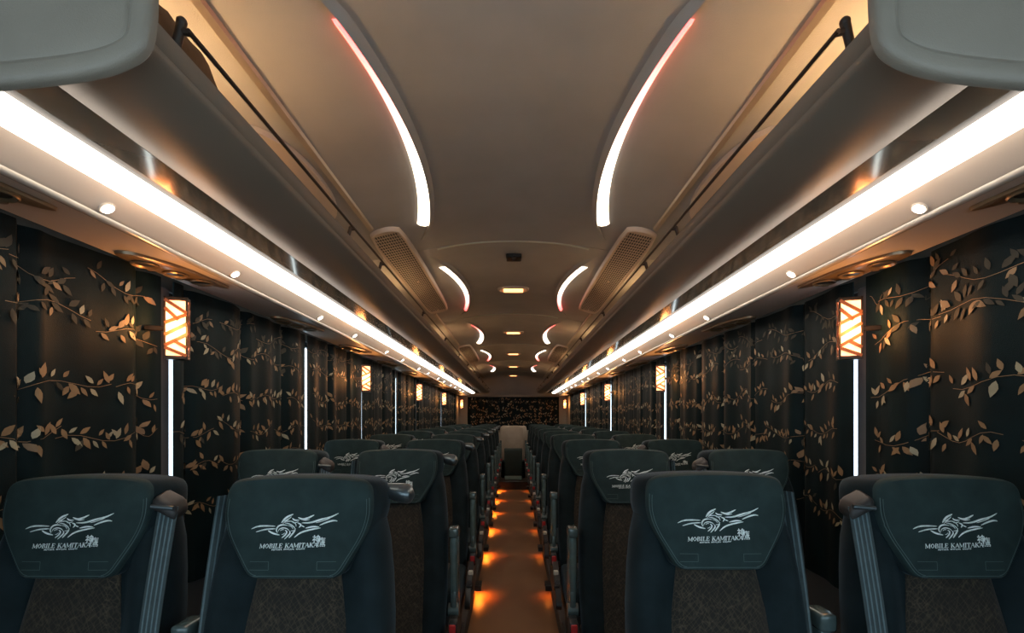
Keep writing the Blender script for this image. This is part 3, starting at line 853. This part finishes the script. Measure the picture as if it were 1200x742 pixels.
def b_cushion_insert():
    bm = bmesh.new(); box(bm, -.115, .115, -.59, -.17, .45, .482, .012, 2)
    return bm
def b_seat_base():
    bm = bmesh.new(); box(bm, -.20, .20, -.56, -.08, .29, .345, .012, 2)
    return bm
def b_leg(sx):
    def f():
        bm = bmesh.new(); box(bm, sx * .15 - .02, sx * .15 + .02, -.50, -.12, .115, .295, .006, 1); box(bm, sx * .15 - .03, sx * .15 + .03, -.53, -.09, .10, .118, .004, 1)
        return bm
    return f
def b_belt(sg, lift=0.0, w=.026, xo=0.0, aisle=False):
    def f():
        bm = bmesh.new(); rings = []
        for k in range(15):
            t = k / 14; z = (1.125 if aisle else 1.106) - t * .65
            tw = (1.6 if aisle else .25) * sg
            x = sg * ((.178 if aisle else .192) + .004 * t) + xo * (.55 if aisle else 1)
            y = (-.020 if aisle else -.050) - .020 * math.sin(min(1, t * 2) * 1.5) + lean(z) - lift - xo * tw * (.6 if aisle else 1)
            ww = w * (1 - .12 * t) * (.48 if aisle else 1)
            rings.append([(x - ww, y + ww * tw, z), (x + ww, y - ww * tw, z), (x + ww, y - ww * tw + .002, z), (x - ww, y + ww * tw + .002, z)])
        loft(bm, rings)
        return bm
    return f
def b_guide(sg, yo=0.0, gx=.174):
    def f():
        bm = bmesh.new()
        box(bm, sg * gx - .027, sg * gx + .027, -.058 + yo, -.006 + yo, 1.106, 1.140, .013, 3)
        for v in bm.verts: v.co.z += -.014 * max(0, (-(v.co.y - yo) - .01) / .05) - .022 * max(0, sg * v.co.x - gx + .009) / .034
        return bm
    return f
def b_guide_slot(sg, yo=0.0, gx=.174):
    def f():
        bm = bmesh.new(); cyl(bm, (sg * gx - .024, -.056 + yo, 1.108), (sg * gx + .024, -.056 + yo, 1.104), .005, n=10)
        return bm
    return f
def b_handle(sa):
    def f():
        bm = bmesh.new(); rings = []
        for k in range(11):
            t = k / 10; x = sa * (.150 + .082 * t)
            rr = .0215 * (1 - .18 * math.cos(t * 3.1)) * (math.sqrt(max(.02, 1 - max(0, (t - .72) / .28) ** 2)))
            rings.append([(x, .030 + rr * 1.15 * math.cos(2 * math.pi * i / 16) - .01 * t, 1.128 - .010 * t + rr * math.sin(2 * math.pi * i / 16)) for i in range(16)])
        loft(bm, rings)
        return bm
    return f
ARM_X = .229
def b_arm_pad(sa):
    def f():
        bm = bmesh.new(); x = sa * ARM_X; rings = []
        for z, wx, wy in ((.60, .012, .018), (.615, .0145, .024), (.70, .0155, .027), (.80, .0155, .027), (.825, .0145, .025), (.832, .010, .018)):
            rings.append([(x + wx * math.copysign(abs(math.cos(a)) ** .6, math.cos(a)), -.085 + wy * math.copysign(abs(math.sin(a)) ** .6, math.sin(a)), z) for a in [2 * math.pi * i / 16 for i in range(16)]])
        loft(bm, rings)
        return bm
    return f
def b_arm_cap(sa):
    def f():
        bm = bmesh.new(); x = sa * ARM_X; box(bm, x - .019, x + .019, -.118, -.052, .826, .866, .008, 3)
        return bm
    return f
def b_arm_frame(sa):
    def f():
        bm = bmesh.new(); x = sa * ARM_X
        box(bm, x - .017, x + .017, -.072, -.045, .52, .845, .005, 2)
        box(bm, x - .013, x + .013, -.108, -.06, .53, .62, .008, 2)
        cyl(bm, (x - .021, -.085, .535), (x + .021, -.085, .535), .028, n=18)
        return bm
    return f
def b_side_panel(sa):
    def f():
        bm = bmesh.new(); x = sa * .232
        prof = chaikin([(-.04, .535), (-.11, .525), (-.22, .505), (-.34, .45), (-.43, .385), (-.46, .345), (-.44, .315), (-.38, .305), (-.25, .33), (-.10, .34), (-.04, .36)], 2)
        loft(bm, [[(x - .014, y, z) for y, z in prof], [(x - .016, y * .99, z * .995 + .002) for y, z in prof], [(x + .014, y, z) for y, z in prof]])
        return bm
    return f
def b_buckle(sa):
    def f():
        bm = bmesh.new(); x = sa * .238; box(bm, x - .016, x + .016, -.215, -.165, .475, .535, .006, 2)
        return bm
    return f
def b_buckle_red(sa):
    def f():
        bm = bmesh.new(); x = sa * .238; box(bm, x - .0125, x + .0125, -.219, -.19, .486, .530, .003, 1)
        return bm
    return f
def b_switch(sa):
    def f():
        bm = bmesh.new(); x = sa * .236; box(bm, x - .013, x + .013, -.318, -.292, .452, .478, .004, 1)
        return bm
    return f
def b_knob(sa):
    def f():
        bm = bmesh.new(); x = sa * .236; cyl(bm, (x, -.36, .425), (x, -.385, .440), .015, .012, n=14); box(bm, x - .016, x + .016, -.39, -.35, .395, .428, .006, 1)
        return bm
    return f

def make_seat(s, kind):
    """s = side of the bus, kind = 'aisle' / 'window'. sg points to the neighbour seat."""
    sg = s if kind == 'aisle' else -s
    sa = -s
    t = empty('passenger_seat')
    part('backrest', 'all', b_backrest, 'velvet', t)
    part('back_insert', 'all', b_insert, 'insert_fabric', t)
    part('headrest', 'all', b_headrest, 'velvet', t)
    cv = part('headrest_cover', 'all', b_cover, 'cover_cloth', t)
    part('emblem', 'all', b_emblem, 'thread', cv, smooth=False)
    part('lettering', 'all', b_lettering, 'thread', cv, smooth=False)
    part('subtitle', 'all', b_subtitle, 'thread', cv, smooth=False)
    part('script_mark', 'all', b_kanji, 'thread', cv, smooth=False)
    part('stitching', 'all', b_stitch, 'stitch', cv, smooth=False)
    cu = part('seat_cushion', 'all', b_cushion, 'velvet', t)
    part('cushion_insert', 'all', b_cushion_insert, 'insert_fabric', cu)
    part('seat_base', 'all', b_seat_base, 'dark_plastic', t)
    for sx in (-1, 1): part('leg', str(sx), b_leg(sx), 'dark_plastic', t)
    ai = kind == 'aisle'
    be = part('seat_belt', '%d%s' % (sg, kind), b_belt(sg, aisle=ai), 'belt_web', t)
    for i, xo in enumerate((-.017, -.006, .006, .017)):
        part('belt_stripe', '%d_%d%s' % (sg, i, kind), b_belt(sg, .0012, .0016, xo, ai), 'belt_stripe', be)
    yo, gx = (.045, .174) if ai else (-.022, .192)
    gd = part('belt_guide', '%d%s' % (sg, kind), b_guide(sg, yo, gx), 'guide_plastic', t)
    part('guide_pin', '%d%s' % (sg, kind), b_guide_slot(sg, yo, gx), 'gunmetal', gd)
    if kind == 'aisle':
        if s < 0: tag(part('grab_handle', str(sa), b_handle(sa), 'gunmetal', t), 'gunmetal grab handle on the shoulder')
        for d in (sa, -sa):
            ar = part('armrest', str(d), b_arm_frame(d), 'arm_plastic', t)
            part('armrest_pad', str(d), b_arm_pad(d), 'arm_pad', ar)
            part('armrest_cap', str(d), b_arm_cap(d), 'arm_plastic', ar)
        sp = part('side_panel', str(sa), b_side_panel(sa), 'dark_plastic', t)
        part('buckle', str(sa), b_buckle(sa), 'dark_plastic', sp)
        tag(part('buckle_button', str(sa), b_buckle_red(sa), 'red_plastic', sp), 'red release button')
        part('switch', str(sa), b_switch(sa), 'white_plastic', sp)
        part('recline_knob', str(sa), b_knob(sa), 'dark_plastic', sp)
    return t

def copy_tree(o, parent=None):
    c = o.copy(); C.objects.link(c); c.parent = parent
    for ch in list(o.children): copy_tree(ch, c)
    return c

first_aisle = []
XA, XW, PITCH, Y1 = .464, .945, .90, 1.13
for s in (-1, 1):
    for kind in ('aisle', 'window'):
        proto = make_seat(s, kind)
        for row in range(10):
            o = proto if row == 0 else copy_tree(proto)
            o.location = (s * (XA if kind == 'aisle' else XW), Y1 + PITCH * row + (.06 if (row == 0 and s > 0 and kind == 'aisle') else 0), 0)
            if kind == 'aisle':
                lb = 'dark teal velvet aisle seat %s, %s row from the front' % ('with shoulder grab handle' if s < 0 else 'without grab handle', ORD[row])
            else:
                lb = 'dark teal window seat in the %s row from the front, %s' % (ORD[row], SIDE[s])
            tag(o, lb, 'seat', 'passenger seats')
            if row == 0 and kind == 'aisle': first_aisle.append((o, s))

for o, s in first_aisle:        # folded down beside the cushion
    for ch in o.children:
        if ch.name.split('.')[0] == 'armrest' and ch.data.vertices[0].co.x * s < 0:
            piv = Vector((0, -.085, .535)); R_ = Matrix.Rotation(math.radians(88), 3, 'X')
            ch.rotation_euler = (math.radians(88), 0, 0); ch.location = piv - R_ @ piv

# rear centre seat under a pale cover and the cabinet in front of it
t = empty('covered_seat', (0, 9.62, .15)); tag(t, 'rear centre seat under a pale beige cover at the end of the aisle', 'seat')
bm = bmesh.new(); rings = []
for z, w, d in ((.0, .24, .06), (.30, .26, .07), (.70, .27, .08), (.90, .265, .08), (.955, .25, .07), (.975, .21, .04)):
    rings.append([(w * math.copysign(abs(math.cos(a)) ** .5, math.cos(a)), d * math.copysign(abs(math.sin(a)) ** .6, math.sin(a)) + .012 * math.sin(math.cos(a) * 9), z + (.012 * math.sin(math.cos(a) * 7 + 1) if z > .9 else 0)) for a in [2 * math.pi * i / 32 for i in range(32)]])
loft(bm, rings); mesh_obj('covered_back', bm, 'cover_beige', t)
bm = bmesh.new(); box(bm, -.23, .23, -.40, -.06, .0, .32, .03, 3); mesh_obj('seat_cushion', bm, 'velvet', t)
t = empty('rear_cabinet', (0, 8.95, .15)); tag(t, 'low dark green cabinet with pale kick plate at the end of the aisle', 'cabinet')
bm = bmesh.new(); box(bm, -.165, .165, 0, .22, 0, .57, .008, 2); mesh_obj('body', bm, 'cab_green', t)
bm = bmesh.new(); box(bm, -.148, .148, -.014, 0, .09, .55, .005, 1); mesh_obj('door', bm, 'cab_green', t)
bm = bmesh.new(); box(bm, -.155, .155, -.020, 0, .008, .078, .004, 1); tag(mesh_obj('kick_plate', bm, 'cab_pale', t), 'pale green kick plate')

# foot lamps on the plinth sides
for s in (-1, 1):
    for i, y in enumerate((2.5, 3.55, 4.58, 5.60, 6.60, 7.60, 8.55)):
        t = empty('foot_lamp', (s * .275, y, .05)); tag(t, '%s amber foot lamp from the front on the plinth %s' % (ORD[i], SIDE[s]), 'foot lamp', 'amber foot lamps')
        bm = bmesh.new(); box(bm, *sorted((-s * .045, s * .003)), -.06, .06, .036, .046, .003, 1); box(bm, *sorted((-s * .045, -s * .039)), -.06, .06, .018, .040, .002, 1)
        for e in (-1, 1): box(bm, *sorted((-s * .045, s * .001)), e * .057 - .003, e * .057 + .003, .010, .040)
        mesh_obj('hood', bm, 'dark_plastic', t)
        bm = bmesh.new(); box(bm, *sorted((-s * .036, -s * .006)), -.05, .05, .028, .034, .002, 1); mesh_obj('diffuser', bm, 'foot_glow' if s < 0 else 'foot_glow_soft', t)
